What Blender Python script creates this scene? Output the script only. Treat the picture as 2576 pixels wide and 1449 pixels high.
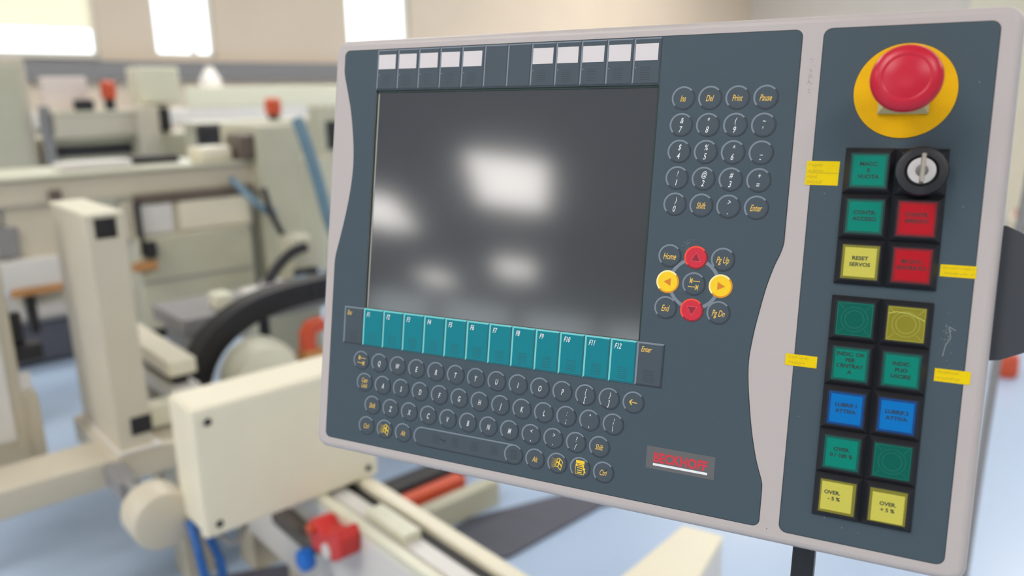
import bpy, bmesh, math, random
from mathutils import Matrix, Vector
from mathutils.geometry import tessellate_polygon

# ------------------------------------------------------------------ scene, camera, light
for o in list(bpy.data.objects):
    bpy.data.objects.remove(o)
scene = bpy.context.scene
COL = scene.collection
PI = math.pi
R = math.radians
random.seed(7)

# hall frame: X runs right and away, Y left and away, Z up; metres
cam_data = bpy.data.cameras.new('camera')
cam = bpy.data.objects.new('camera', cam_data)
COL.objects.link(cam)
cam_data.sensor_fit = 'HORIZONTAL'
cam_data.sensor_width = 36.0
cam_data.lens = 36.0 * 1977.9 / 2576.0
cam_data.clip_start = 0.02
cam_data.clip_end = 300
_r = Vector((0.7401369, -0.67223307, -0.01732242))
_u = Vector((0.17509429, 0.16778169, 0.97015014))
_b = Vector((-0.64926062, -0.72107697, 0.2418856))
cam.matrix_world = Matrix(((_r.x, _u.x, _b.x, 0.0), (_r.y, _u.y, _b.y, 0.0), (_r.z, _u.z, _b.z, 1.55), (0, 0, 0, 1)))
cam_data.dof.use_dof = True
cam_data.dof.focus_distance = 0.585
cam_data.dof.aperture_fstop = 3.6
scene.camera = cam

world = bpy.data.worlds.new('sky')
scene.world = world
world.use_nodes = True
wn = world.node_tree
wn.nodes['Background'].inputs[0].default_value = (0.86, 0.93, 1.0, 1)
wn.nodes['Background'].inputs[1].default_value = 3.2

SKYLIGHT_AND_FILL = 11.6          # radiance of the translucent roof lights and the added fill panels
scene.view_settings.view_transform = 'Standard'
scene.view_settings.look = 'None'
scene.view_settings.exposure = 0.0
scene.view_settings.gamma = 1.0
scene.view_settings.use_curve_mapping = False

# ------------------------------------------------------------------ materials
MATS = {}


def srgb(r, g, b):
    def f(c):
        c /= 255.0
        return c / 12.92 if c <= 0.04045 else ((c + 0.055) / 1.055) ** 2.4
    return (f(r), f(g), f(b))


def mat(name, col, rough=0.5, metal=0.0, var=0.06, scale=40.0, bump=0.0, bscale=400.0, spec=0.5, coat=0.0, emit=None, estr=0.0):
    """principled material with a little procedural colour variation and fine relief"""
    if name in MATS:
        return MATS[name]
    m = bpy.data.materials.new(name)
    m.use_nodes = True
    nt = m.node_tree
    b = nt.nodes['Principled BSDF']
    b.inputs['Roughness'].default_value = rough
    b.inputs['Metallic'].default_value = metal
    b.inputs['Specular IOR Level'].default_value = spec
    b.inputs['Coat Weight'].default_value = coat
    tc = nt.nodes.new('ShaderNodeTexCoord')
    nz = nt.nodes.new('ShaderNodeTexNoise')
    nz.inputs['Scale'].default_value = scale
    nz.inputs['Detail'].default_value = 4.0
    nt.links.new(tc.outputs['Object'], nz.inputs['Vector'])
    mx = nt.nodes.new('ShaderNodeMix')
    mx.data_type = 'RGBA'
    lo = [max(0, c * (1 - var)) for c in col]
    hi = [min(1, c * (1 + var)) for c in col]
    mx.inputs[6].default_value = (*lo, 1)
    mx.inputs[7].default_value = (*hi, 1)
    nt.links.new(nz.outputs['Fac'], mx.inputs[0])
    nt.links.new(mx.outputs[2], b.inputs['Base Color'])
    if bump:
        n2 = nt.nodes.new('ShaderNodeTexNoise')
        n2.inputs['Scale'].default_value = bscale
        n2.inputs['Detail'].default_value = 2.0
        nt.links.new(tc.outputs['Object'], n2.inputs['Vector'])
        bp = nt.nodes.new('ShaderNodeBump')
        bp.inputs['Strength'].default_value = bump
        bp.inputs['Distance'].default_value = 0.001
        nt.links.new(n2.outputs['Fac'], bp.inputs['Height'])
        nt.links.new(bp.outputs['Normal'], b.inputs['Normal'])
    if emit:
        b.inputs['Emission Color'].default_value = (*emit, 1)
        b.inputs['Emission Strength'].default_value = estr
    MATS[name] = m
    return m


M_CASE = mat('painted aluminium casing', (0.475, 0.422, 0.40), 0.45, var=0.035, scale=900, bump=0.12, bscale=2500)
M_GAP = mat('dark membrane gap', (0.02, 0.022, 0.025), 0.6)
M_MEMB = mat('slate membrane foil', (0.062, 0.087, 0.104), 0.5, spec=0.2, var=0.05, scale=1500, bump=0.10, bscale=3500)
M_KEY = mat('slate key foil', (0.066, 0.086, 0.102), 0.5, spec=0.2, var=0.05, scale=1500, bump=0.10, bscale=3500)
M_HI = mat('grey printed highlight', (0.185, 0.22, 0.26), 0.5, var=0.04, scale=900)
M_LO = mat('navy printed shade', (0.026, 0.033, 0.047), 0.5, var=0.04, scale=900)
M_WHITE = mat('white print', (0.80, 0.80, 0.80), 0.5, var=0.02)
M_YEL = mat('yellow print', (0.78, 0.50, 0.09), 0.5, var=0.04)
M_YEL2 = mat('bright yellow print', (0.88, 0.58, 0.02), 0.5, var=0.02)
M_TEAL = mat('teal function key', (0.005, 0.20, 0.24), 0.5, spec=0.2, var=0.06, scale=1200, bump=0.1, bscale=3500)
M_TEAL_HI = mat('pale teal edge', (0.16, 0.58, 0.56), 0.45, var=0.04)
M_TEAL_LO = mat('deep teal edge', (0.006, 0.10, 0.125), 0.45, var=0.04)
M_LABELW = mat('pinkish white label strip', (0.66, 0.605, 0.60), 0.5, var=0.03, scale=1500)
M_SCREEN = mat('dark display glass', (0.056, 0.057, 0.059), 0.10, var=0.03, scale=20, spec=1.0)
M_GASKET = mat('dark green gasket', (0.012, 0.035, 0.027), 0.6)
M_LCDRIM = mat('beige display rim', (0.36, 0.33, 0.29), 0.5)
M_RED_KEY = mat('red key', (0.60, 0.012, 0.035), 0.45, var=0.05)
M_RED_HI = mat('orange red edge', (0.85, 0.07, 0.03), 0.45)
M_RED_LO = mat('dark red edge', (0.24, 0.008, 0.016), 0.45)
M_RED_TRI = mat('maroon triangle', (0.27, 0.006, 0.022), 0.45)
M_RED_LINE = mat('pale red outline', (0.80, 0.10, 0.12), 0.45)
M_YK = mat('yellow key', (0.92, 0.58, 0.002), 0.45, var=0.04)
M_YK_HI = mat('pale yellow edge', (0.93, 0.80, 0.36), 0.45)
M_YK_LO = mat('orange edge', (0.66, 0.25, 0.01), 0.45)
M_YK_TRI = mat('orange triangle', (0.66, 0.22, 0.004), 0.45)
M_YK_LINE = mat('light orange outline', (0.92, 0.52, 0.05), 0.45)
M_PLATE = mat('grey logo plate', (0.115, 0.112, 0.112), 0.5, var=0.05, scale=900)
M_LOGO = mat('red logo print', (0.60, 0.028, 0.045), 0.5, var=0.08, scale=900)
M_ESTOP = mat('red mushroom plastic', (0.54, 0.010, 0.032), 0.32, var=0.04, scale=120, spec=0.4)
M_DISC = mat('yellow backing disc', (0.80, 0.43, 0.002), 0.5, spec=0.15, var=0.05, scale=120)
M_KHAKI = mat('khaki plastic', (0.50, 0.44, 0.24), 0.5)
M_BLACK = mat('black plastic', (0.014, 0.014, 0.017), 0.42, var=0.25, scale=260, bump=0.15, bscale=1500)
M_SILVER = mat('brushed silver', (0.66, 0.63, 0.61), 0.38, metal=0.55, var=0.04, scale=300)
M_KEYMET = mat('worn nickel key', (0.40, 0.36, 0.30), 0.42, metal=0.6, var=0.15, scale=300)
M_CORE = mat('dull lock core', (0.18, 0.16, 0.155), 0.5, metal=0.5)
M_TAPE = mat('yellow tape', (0.80, 0.57, 0.002), 0.5, spec=0.15, var=0.08, scale=1200)
M_INK = mat('faded olive ink', (0.50, 0.35, 0.002), 0.6)
M_LTEXT = mat('black engraved print', (0.012, 0.02, 0.02), 0.5)
M_DARKCOV = mat('dark grey cover', (0.038, 0.042, 0.05), 0.5, var=0.05)
M_SCUFF = mat('pale scuff', (0.24, 0.25, 0.25), 0.6)
M_STAIN = mat('dark stain', (0.018, 0.016, 0.012), 0.5)
M_BROWNST = mat('brown smudge', (0.37, 0.325, 0.30), 0.6)

M_MACH = mat('beige machine paint', (0.60, 0.54, 0.415), 0.40, var=0.05, scale=8)
M_MACH2 = mat('greenish beige machine paint', (0.54, 0.515, 0.38), 0.40, var=0.06, scale=8)
M_CREAM = mat('cream cover paint', (0.80, 0.735, 0.56), 0.38, var=0.04, scale=8)
M_PALE = mat('pale grey paint', (0.70, 0.67, 0.62), 0.4, var=0.04, scale=8)
M_GREENP = mat('pale green profile', (0.71, 0.69, 0.53), 0.35, var=0.05, scale=20)
M_GREY = mat('grey painted steel', (0.26, 0.25, 0.245), 0.45, var=0.06, scale=10)
M_DARK = mat('dark rubber', (0.016, 0.015, 0.016), 0.55, var=0.2, scale=40)
M_BROWN = mat('brown steel shaft', (0.13, 0.10, 0.075), 0.4, var=0.2, scale=20)
M_BLUE = mat('blue hose', (0.01, 0.10, 0.34), 0.4, var=0.1)
M_STEELBLUE = mat('steel blue hose', (0.14, 0.24, 0.31), 0.4, var=0.1)
M_KNOB = mat('blue knob', (0.01, 0.16, 0.62), 0.35)
M_REDCL = mat('red clamp paint', (0.62, 0.03, 0.025), 0.38, var=0.08)
M_ORANGE = mat('orange red paint', (0.62, 0.085, 0.03), 0.4, var=0.08)
M_WOOD = mat('orange brown wood', (0.50, 0.24, 0.08), 0.5, var=0.2, scale=12)
M_FLOOR = mat('pale blue painted floor', (0.42, 0.53, 0.69), 0.30, var=0.06, scale=1.2)
M_WALL = mat('warm beige wall', (0.78, 0.645, 0.49), 0.7, var=0.06, scale=0.8)
M_WALL2 = mat('light hall wall', (0.62, 0.58, 0.52), 0.7, var=0.05, scale=0.8)
M_CEIL = mat('grey hall ceiling', (0.50, 0.49, 0.48), 0.8, var=0.05, scale=0.5)
M_SKY_FILL = mat('translucent roof light and fill', (0.8, 0.8, 0.8), 0.6, emit=(1.0, 0.955, 0.90), estr=SKYLIGHT_AND_FILL)
M_BLIND = mat('cream window blind', (0.86, 0.78, 0.62), 0.7, var=0.03, scale=2)
_b = M_BLIND.node_tree
_t = _b.nodes.new('ShaderNodeBsdfTranslucent')
_t.inputs[0].default_value = (0.90, 0.78, 0.58, 1)
_m = _b.nodes.new('ShaderNodeMixShader')
_m.inputs[0].default_value = 0.75
_b.links.new(_b.nodes['Principled BSDF'].outputs[0], _m.inputs[1])
_b.links.new(_t.outputs[0], _m.inputs[2])
_b.links.new(_m.outputs[0], _b.nodes['Material Output'].inputs[0])
M_FLOOR_DARK = mat('dark blue grey floor patch', (0.085, 0.085, 0.11), 0.6, var=0.2, scale=10)
M_FRAME = mat('grey window frame', (0.42, 0.40, 0.37), 0.5)
M_MULL = mat('cream window frame', (0.85, 0.80, 0.70), 0.5)

gl = bpy.data.materials.new('window glass')
gl.use_nodes = True
nt = gl.node_tree
nt.nodes.clear()
out = nt.nodes.new('ShaderNodeOutputMaterial')
mixs = nt.nodes.new('ShaderNodeMixShader')
tr = nt.nodes.new('ShaderNodeBsdfTransparent')
tr.inputs[0].default_value = (0.96, 0.98, 0.97, 1)
gs = nt.nodes.new('ShaderNodeBsdfGlossy')
gs.inputs['Roughness'].default_value = 0.05
fr = nt.nodes.new('ShaderNodeFresnel')
fr.inputs[0].default_value = 1.45
nt.links.new(fr.outputs[0], mixs.inputs[0])
nt.links.new(tr.outputs[0], mixs.inputs[1])
nt.links.new(gs.outputs[0], mixs.inputs[2])
nt.links.new(mixs.outputs[0], out.inputs[0])
M_GLASS = gl


def lens_colours(name, col, dark):
    face = mat(name + ' insert', col, 0.45, var=0.06, scale=600, spec=0.12)
    rim = mat(name + ' lens rim', dark, 0.35, var=0.15, scale=600, spec=0.35)
    return face, rim


L_GREEN = lens_colours('green', (0.002, 0.205, 0.145), (0.004, 0.085, 0.065))
L_GREENB = lens_colours('blank green', (0.002, 0.105, 0.075), (0.004, 0.075, 0.055))
L_RED = lens_colours('red', (0.43, 0.010, 0.018), (0.20, 0.008, 0.014))
L_YELL = lens_colours('yellow', (0.55, 0.50, 0.085), (0.20, 0.18, 0.02))
L_YELLB = lens_colours('blank yellow', (0.24, 0.215, 0.022), (0.30, 0.28, 0.04))
L_BLUE = lens_colours('blue', (0.002, 0.155, 0.46), (0.004, 0.05, 0.19))
M_GRING = mat('green moulded ring', (0.012, 0.16, 0.115), 0.3)
M_YRING = mat('yellow moulded ring', (0.40, 0.37, 0.06), 0.3)
M_CRACK = mat('yellow crack', (0.62, 0.60, 0.16), 0.3)

# ------------------------------------------------------------------ mesh helpers


def mesh_from(name, verts, faces, smooth=False):
    me = bpy.data.meshes.new(name)
    me.from_pydata([tuple(v) for v in verts], [], faces)
    me.update()
    bm = bmesh.new()
    bm.from_mesh(me)
    bmesh.ops.recalc_face_normals(bm, faces=bm.faces)
    if smooth:
        for f in bm.faces:
            f.smooth = True
    bm.to_mesh(me)
    bm.free()
    return me


def link(name, me, m, parent=None, loc=None, rot=None):
    o = bpy.data.objects.new(name, me)
    COL.objects.link(o)
    if me is not None and m is not None and not me.materials:
        me.materials.append(m)
    if parent is not None:
        o.parent = parent
    if loc is not None:
        o.location = loc
    if rot is not None:
        o.rotation_euler = rot
    return o


class MB:
    """collects primitives into one mesh"""

    def __init__(self):
        self.v = []
        self.f = []

    def add(self, v, f):
        n = len(self.v)
        self.v += [tuple(x) for x in v]
        self.f += [tuple(i + n for i in q) for q in f]
        return self

    def box(self, x0, y0, z0, x1, y1, z1):
        v = [(x0, y0, z0), (x1, y0, z0), (x1, y1, z0), (x0, y1, z0), (x0, y0, z1), (x1, y0, z1), (x1, y1, z1), (x0, y1, z1)]
        return self.add(v, [(0, 3, 2, 1), (4, 5, 6, 7), (0, 1, 5, 4), (1, 2, 6, 5), (2, 3, 7, 6), (3, 0, 4, 7)])

    def poly(self, pts, z0, z1, holes=()):
        """extruded polygon with optional holes; z1 is the front face"""
        loops = [list(pts)] + [list(h) for h in holes]
        flat = [p for l in loops for p in l]
        n = len(flat)
        tris = tessellate_polygon([[Vector((p[0], p[1], 0)) for p in l] for l in loops])
        v = [(p[0], p[1], z1) for p in flat] + [(p[0], p[1], z0) for p in flat]
        f = [tuple(t) for t in tris] + [tuple(i + n for i in reversed(t)) for t in tris]
        s = 0
        for l in loops:
            k = len(l)
            for i in range(k):
                a, b = s + i, s + (i + 1) % k
                f.append((a, b, b + n, a + n))
            s += k
        return self.add(v, f)

    def lathe(self, prof, seg=48, centre=(0, 0, 0), axis='Z'):
        v = []
        f = []
        for (r, z) in prof:
            for i in range(seg):
                a = 2 * PI * i / seg
                p = (r * math.cos(a), r * math.sin(a), z)
                if axis == 'Y':
                    p = (p[0], p[2], p[1])
                elif axis == 'X':
                    p = (p[2], p[0], p[1])
                v.append((p[0] + centre[0], p[1] + centre[1], p[2] + centre[2]))
        for j in range(len(prof) - 1):
            for i in range(seg):
                a, b = j * seg + i, j * seg + (i + 1) % seg
                f.append((a, b, b + seg, a + seg))
        f.append(tuple(range(seg)))
        f.append(tuple(range((len(prof) - 1) * seg, len(prof) * seg)))
        return self.add(v, f)

    def tube(self, pts, r, seg=10, flat=None):
        """tube along a polyline; flat=(w,h) gives a rectangular section"""
        P = [Vector(p) for p in pts]
        v = []
        f = []
        k = seg if flat is None else 4
        for i, p in enumerate(P):
            d = (P[min(i + 1, len(P) - 1)] - P[max(i - 1, 0)]).normalized()
            ref = Vector((0, 0, 1)) if abs(d.z) < 0.95 else Vector((1, 0, 0))
            if flat is not None:
                ref = Vector((0, 1, 0)) if abs(d.y) < 0.95 else Vector((0, 0, 1))
            s = d.cross(ref).normalized()
            t = s.cross(d).normalized()
            for j in range(k):
                if flat is None:
                    a = 2 * PI * j / k
                    q = p + s * (r * math.cos(a)) + t * (r * math.sin(a))
                else:
                    sx, sy = ((-1, -1), (1, -1), (1, 1), (-1, 1))[j]
                    q = p + s * (sx * flat[0] / 2) + t * (sy * flat[1] / 2)
                v.append(q)
        for i in range(len(P) - 1):
            for j in range(k):
                a, b = i * k + j, i * k + (j + 1) % k
                f.append((a, b, b + k, a + k))
        f.append(tuple(range(k)))
        f.append(tuple(range((len(P) - 1) * k, len(P) * k)))
        return self.add(v, f)

    def mesh(self, name, smooth=False, bevel=0.0, seg=2, angle=None):
        me = mesh_from(name, self.v, self.f, smooth)
        if bevel:
            bm = bmesh.new()
            bm.from_mesh(me)
            es = [e for e in bm.edges if len(e.link_faces) == 2 and e.calc_face_angle(0) > 0.5]
            bmesh.ops.bevel(bm, geom=es, offset=bevel, segments=seg, affect='EDGES', profile=0.5, clamp_overlap=True)
            bm.to_mesh(me)
            bm.free()
        if angle is not None:
            bm = bmesh.new()
            bm.from_mesh(me)
            for f in bm.faces:
                f.smooth = True
            for e in bm.edges:
                e.smooth = e.calc_face_angle(0) < angle if len(e.link_faces) == 2 else False
            bm.to_mesh(me)
            bm.free()
        return me

    def build(self, name, m, parent=None, **kw):
        return link(name, self.mesh(name, **kw), m, parent)


def smooth_path(pts, n=8):
    P = [Vector(p) for p in pts]
    out = []
    for i in range(len(P) - 1):
        a, b, c, d = P[max(i - 1, 0)], P[i], P[i + 1], P[min(i + 2, len(P) - 1)]
        for k in range(n):
            t = k / n
            out.append(0.5 * ((2 * b) + (c - a) * t + (2 * a - 5 * b + 4 * c - d) * t * t + (3 * b - a - 3 * c + d) * t ** 3))
    out.append(P[-1])
    return out


def rrect(x0, y0, x1, y1, r, seg=8):
    pts = []
    for cx, cy, a0 in ((x1 - r, y1 - r, 0), (x0 + r, y1 - r, 90), (x0 + r, y0 + r, 180), (x1 - r, y0 + r, 270)):
        for i in range(seg + 1):
            a = R(a0 + 90 * i / seg)
            pts.append((cx + r * math.cos(a), cy + r * math.sin(a)))
    return pts


def arc_band(r0, r1, a0, a1, seg=40, c=(0, 0)):
    o = [(c[0] + r1 * math.cos(R(a0 + (a1 - a0) * i / seg)), c[1] + r1 * math.sin(R(a0 + (a1 - a0) * i / seg))) for i in range(seg + 1)]
    n = [(c[0] + r0 * math.cos(R(a0 + (a1 - a0) * i / seg)), c[1] + r0 * math.sin(R(a0 + (a1 - a0) * i / seg))) for i in range(seg + 1)]
    return o, n


def band_mesh(mb, o, n, z0, z1):
    k = len(o)
    v = [(p[0], p[1], z1) for p in o] + [(p[0], p[1], z1) for p in n] + [(p[0], p[1], z0) for p in o] + [(p[0], p[1], z0) for p in n]
    f = []
    for i in range(k - 1):
        f += [(i, i + 1, k + i + 1, k + i), (2 * k + i, 2 * k + i + 1, i + 1, i), (k + i, k + i + 1, 3 * k + i + 1, 3 * k + i)]
    f += [(0, k, 3 * k, 2 * k), (k - 1, 2 * k - 1, 4 * k - 1, 3 * k - 1)]
    return mb.add(v, f)


def bar2d(a, b, w):
    ax, ay = a
    bx, by = b
    dx, dy = bx - ax, by - ay
    l = math.hypot(dx, dy)
    nx, ny = -dy / l * w / 2, dx / l * w / 2
    return [(ax + nx, ay + ny), (ax - nx, ay - ny), (bx - nx, by - ny), (bx + nx, by + ny)]


# text made from Blender's built-in font, turned into flat print meshes
DG = bpy.context.evaluated_depsgraph_get


def raw_text(s, shear=0.0, bold=0.0):
    cu = bpy.data.curves.new('print', 'FONT')
    cu.body = s
    cu.size = 1.0
    cu.shear = shear
    cu.offset = bold
    cu.resolution_u = 3
    ob = bpy.data.objects.new('print', cu)
    COL.objects.link(ob)
    bpy.context.view_layer.update()
    me = bpy.data.meshes.new_from_object(ob.evaluated_get(DG()))
    v = [tuple(x.co) for x in me.vertices]
    f = [tuple(p.vertices) for p in me.polygons]
    bpy.data.objects.remove(ob)
    bpy.data.curves.remove(cu)
    bpy.data.meshes.remove(me)
    return v, f


_hv, _hf = raw_text('H')
CAP = max(p[1] for p in _hv)


def add_text(mb, s, cx, cy, h, xs=0.7, shear=0.22, bold=0.0, z=0.0, align='C', maxw=None, vcentre=False):
    """cap height h (mm), centred on (cx, cy) by cap height; align L puts the left edge at cx"""
    v, f = raw_text(s, 0.0, bold)
    if not v:
        return
    k = h / CAP
    pts = [((p[0] * xs + p[1] * shear) * k, p[1] * k) for p in v]
    x0, x1 = min(p[0] for p in pts), max(p[0] for p in pts)
    y0, y1 = min(p[1] for p in pts), max(p[1] for p in pts)
    w = x1 - x0
    q = 1.0 if not maxw or w <= maxw else maxw / w
    ox = -x0 if align == 'L' else -(x0 + x1) / 2
    oy = -(y0 + y1) / 2 if vcentre else -h / 2
    mb.add([(cx + (p[0] + ox) * q, cy + p[1] + oy, z) for p in pts], f)


MM = Matrix.Scale(0.001, 4)


def pbuild(mb, name, m, parent, **kw):
    """build a mesh authored in millimetres"""
    me = mb.mesh(name, **kw)
    me.transform(MM)
    return link(name, me, m, parent)


def tag(o, label=None, cat=None, group=None, kind=None):
    if label:
        o['label'] = label
    if cat:
        o['category'] = cat
    if group:
        o['group'] = group
    if kind:
        o['kind'] = kind
    return o


def thing(name, loc, label, cat, group=None, rot=(0, 0, 0)):
    o = bpy.data.objects.new(name, None)
    COL.objects.link(o)
    o.location = loc
    o.rotation_euler = rot
    o.empty_display_size = 0.05
    return tag(o, label, cat, group)


def part(name, mb, m, root, **kw):
    """part authored in hall coordinates, parented to a root Empty that only translates"""
    me = mb.mesh(name, **kw)
    me.transform(Matrix.Translation(-root.location))
    return link(name, me, m, root)


# ------------------------------------------------------------------ the hall
XL, XR, YN, YF, ZC = -58.0, 26.0, -12.0, 16.0, 7.0


def struct(name, mb, m, **kw):
    o = mb.build(name, m, **kw)
    o['kind'] = 'structure'
    return o


struct('floor', MB().box(XL, YN, -0.2, XR, YF, 0.0), M_FLOOR)

# far wall with window openings
WINS = [(-3.2, 4.47, 2.31, 5.2), (5.45, 6.62, 2.33, 5.2), (9.62, 11.30, 2.60, 5.2)]
mb = MB()
mb.box(XL, YF, 0, XR, YF + 0.3, 2.31)
xs = XL
for (x0, x1, z0, z1) in WINS:
    mb.box(xs, YF, 2.31, x0, YF + 0.3, 5.2)
    if z0 > 2.31:
        mb.box(x0, YF, 2.31, x1, YF + 0.3, z0)
    xs = x1
mb.box(xs, YF, 2.31, XR, YF + 0.3, 5.2)
mb.box(XL, YF, 5.2, XR, YF + 0.3, ZC)
struct('wall_back', mb, M_WALL)
struct('trim_1', MB().box(XL, YF - 0.22, 1.90, 9.5, YF, 2.22), M_GREY)
for i, (x0, x1, z0, z1) in enumerate(WINS):
    w = struct('window_%d' % (i + 1), MB().box(x0, YF + 0.12, z0, x1, YF + 0.14, z1), M_GLASS)
    fb = MB()
    t = 0.06
    fb.box(x0, YF + 0.06, z0, x0 + t, YF + 0.2, z1).box(x1 - t, YF + 0.06, z0, x1, YF + 0.2, z1)
    fb.box(x0, YF + 0.06, z1 - t, x1, YF + 0.2, z1).box(x0, YF + 0.06, z0, x1, YF + 0.2, z0 + t)
    link('window_frame', fb.mesh('window_frame'), M_MULL, w)
    if i == 0:
        link('blind', MB().add([(x0 + 0.06, YF + 0.04, 2.76), (x1 - 0.06, YF + 0.04, 2.76), (x1 - 0.06, YF + 0.04, z1), (x0 + 0.06, YF + 0.04, z1)], [(0, 1, 2, 3)]).mesh('blind'), M_BLIND, w)
        link('window_sill', MB().box(x0, YF - 0.15, z0 - 0.05, x1, YF + 0.02, z0).mesh('window_sill'), M_MULL, w)
    if i == 1:
        link('mullion', MB().box(6.18, YF + 0.05, z0, 6.26, YF + 0.2, z1).mesh('mullion'), M_MULL, w)
mb = MB().box(XL - 0.3, YN, 0, XL, YF, 0.6).box(XL - 0.3, YN, 6.4, XL, YF, ZC)
for y0, y1 in ((YN, -9.0), (-4.0, -3.0), (2.2, 3.2), (8.4, 9.4), (14.0, YF)):
    mb.box(XL - 0.3, y0, 0.6, XL, y1, 6.4)
struct('wall_left', mb, M_WALL2)
for i, (y0, y1) in enumerate(((-9.0, -4.0), (-3.0, 2.2), (3.2, 8.4), (9.4, 14.0))):  # unseen end-wall windows added to lighten the display's lower reflection
    struct('window_%d' % (i + 30), MB().box(XL - 0.16, y0, 0.6, XL - 0.14, y1, 6.4), M_GLASS)  # added unseen windows
struct('wall_front', MB().box(XL, YN - 0.3, 0, XR, YN, ZC), M_WALL2)
# right end wall with a band of windows
mb = MB()
mb.box(XR, YN, 0, XR + 0.3, YF, 2.2).box(XR, YN, 5.6, XR + 0.3, YF, ZC)
for y0, y1 in ((YN, YN + 1), (-5, -4), (3.0, YF)):
    mb.box(XR, y0, 2.2, XR + 0.3, y1, 5.6)
struct('wall_right', mb, M_WALL2)
for i, (y0, y1) in enumerate(((YN + 1, -5), (-4, 3.0))):
    w = struct('window_%d' % (i + 4), MB().box(XR + 0.12, y0, 2.2, XR + 0.14, y1, 5.6), M_GLASS)
    fb = MB()
    for yy in (y0, (y0 + y1) / 2 - 0.05, y1 - 0.1):
        fb.box(XR + 0.06, yy, 2.2, XR + 0.2, yy + 0.1, 5.6)
    link('window_frame', fb.mesh('window_frame'), M_FRAME, w)
struct('ceiling', MB().box(XL, YN, ZC, XR, YF, ZC + 0.3), M_CEIL)
# translucent roof lights in two staggered rows, then added fill panels
ROOF = [(-5.2, 1.6, 5.0, 2.4), (-22.0, 2.1, 5.6, 2.2), (-40.5, 2.5, 6.0, 2.0), (12.0, 2.2, 5.0, 2.2),
        (-29.5, 7.6, 6.0, 2.2), (-50.5, 8.0, 6.5, 2.0), (-9.0, 8.6, 5.0, 2.2), (4.0, 8.6, 5.0, 2.2), (16.0, 8.6, 5.0, 2.2),
        (-3.0, -6.0, 5.0, 2.2), (9.0, -6.0, 5.0, 2.2), (-17.0, -6.5, 5.0, 2.2), (12.0, -1.6, 4.0, 2.4), (18.5, 11.5, 5.0, 2.0)]  # unseen panels added as fill and to brighten machine faces and far wall
for i, (x, y, lx, ly) in enumerate(ROOF):
    w = struct('window_%d' % (i + 7), MB().box(x - lx / 2, y - ly / 2, ZC - 0.06, x + lx / 2, y + ly / 2, ZC - 0.02), M_SKY_FILL)  # roof lights, and the added unseen fill panels
    fb = MB()
    fb.box(x - lx / 2 - 0.1, y - ly / 2 - 0.1, ZC - 0.08, x + lx / 2 + 0.1, y - ly / 2, ZC).box(x - lx / 2 - 0.1, y + ly / 2, ZC - 0.08, x + lx / 2 + 0.1, y + ly / 2 + 0.1, ZC)
    link('window_frame', fb.mesh('window_frame'), M_FRAME, w)

# ------------------------------------------------------------------ the operator panel
panel = thing('control_panel', (0.33994964, 0.57660123, 1.32356199), 'large grey operator control panel with screen, keyboard and button column', 'control panel',
              rot=(R(90 - 11.248083), 0, R(-67.775370)))

# casing: rounded slab with a soft front edge and a recess for the display
SX0, SX1, SY0, SY1 = -0.3, 248.2, 46.3, 234.4
mb = MB()
prof = [(0, -34), (0, -7.0), (0.35, -4.6), (1.1, -2.7), (2.3, -1.2), (3.8, -0.35), (5.6, 0.0)]
rings = []
for d, z in prof:
    rings.append([(p[0], p[1], z) for p in rrect(-46.3 + d, -84.2 + d, 471.3 - d, 278.6 - d, 11 - d * 0.8, 10)])
n = len(rings[0])
V = [p for r_ in rings for p in r_]
F = []
for j in range(len(rings) - 1):
    for i in range(n):
        a, b = j * n + i, j * n + (i + 1) % n
        F.append((a, b, b + n, a + n))
F.append(tuple(range(n)))
mb.add(V, F)
me_case = mb.mesh('casing', smooth=True)
bm = bmesh.new()
bm.from_mesh(me_case)
front = MB()
outer = [(p[0], p[1]) for p in rings[-1]]
hole = [(SX0, SY0), (SX1, SY0), (SX1, SY1), (SX0, SY1)]
loops = [outer, hole]
tri = tessellate_polygon([[Vector((p[0], p[1], 0)) for p in l] for l in loops])
fl = [p for l in loops for p in l]
vs = [bm.verts.new((p[0], p[1], 0.0)) for p in fl]
low = [bm.verts.new((p[0], p[1], -4.0)) for p in hole]
for t in tri:
    try:
        bm.faces.new([vs[i] for i in t])
    except ValueError:
        pass
h0 = len(outer)
for i in range(4):
    j = (i + 1) % 4
    bm.faces.new([vs[h0 + i], vs[h0 + j], low[j], low[i]])
bm.faces.new(low)
bm.normal_update()
for f in bm.faces:
    if f.normal.z < -0.5 and f.calc_center_median().z > -5:
        f.normal_flip()
bm.to_mesh(me_case)
bm.free()
me_case.transform(MM)
link('casing', me_case, M_CASE, panel)

# membrane foils
waveL = [(-34.4, 254.5), (-34.3, 251.5), (-33.4, 246.5), (-29.4, 232.5), (-25.2, 216.6), (-22.2, 199.4), (-20.3, 184), (-19.8, 166), (-22.0, 144), (-26.6, 119.5), (-31.6, 98.5), (-33.7, 89.5), (-34.3, 83)]
waveR = [(343.1, 130), (342.9, 124.5), (341.2, 117.6), (338.0, 108.9), (334.2, 94.8), (331.0, 77.9), (328.7, 63.7), (327.1, 49.5), (326.7, 41), (327.3, 29.9), (329.4, 13.2), (332.6, -6.1), (336.3, -22.4), (339.1, -31.9), (341.5, -38.5), (342.8, -43.0), (343.1, -48)]
TOP, BOT = 268.5, -73.2


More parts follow.
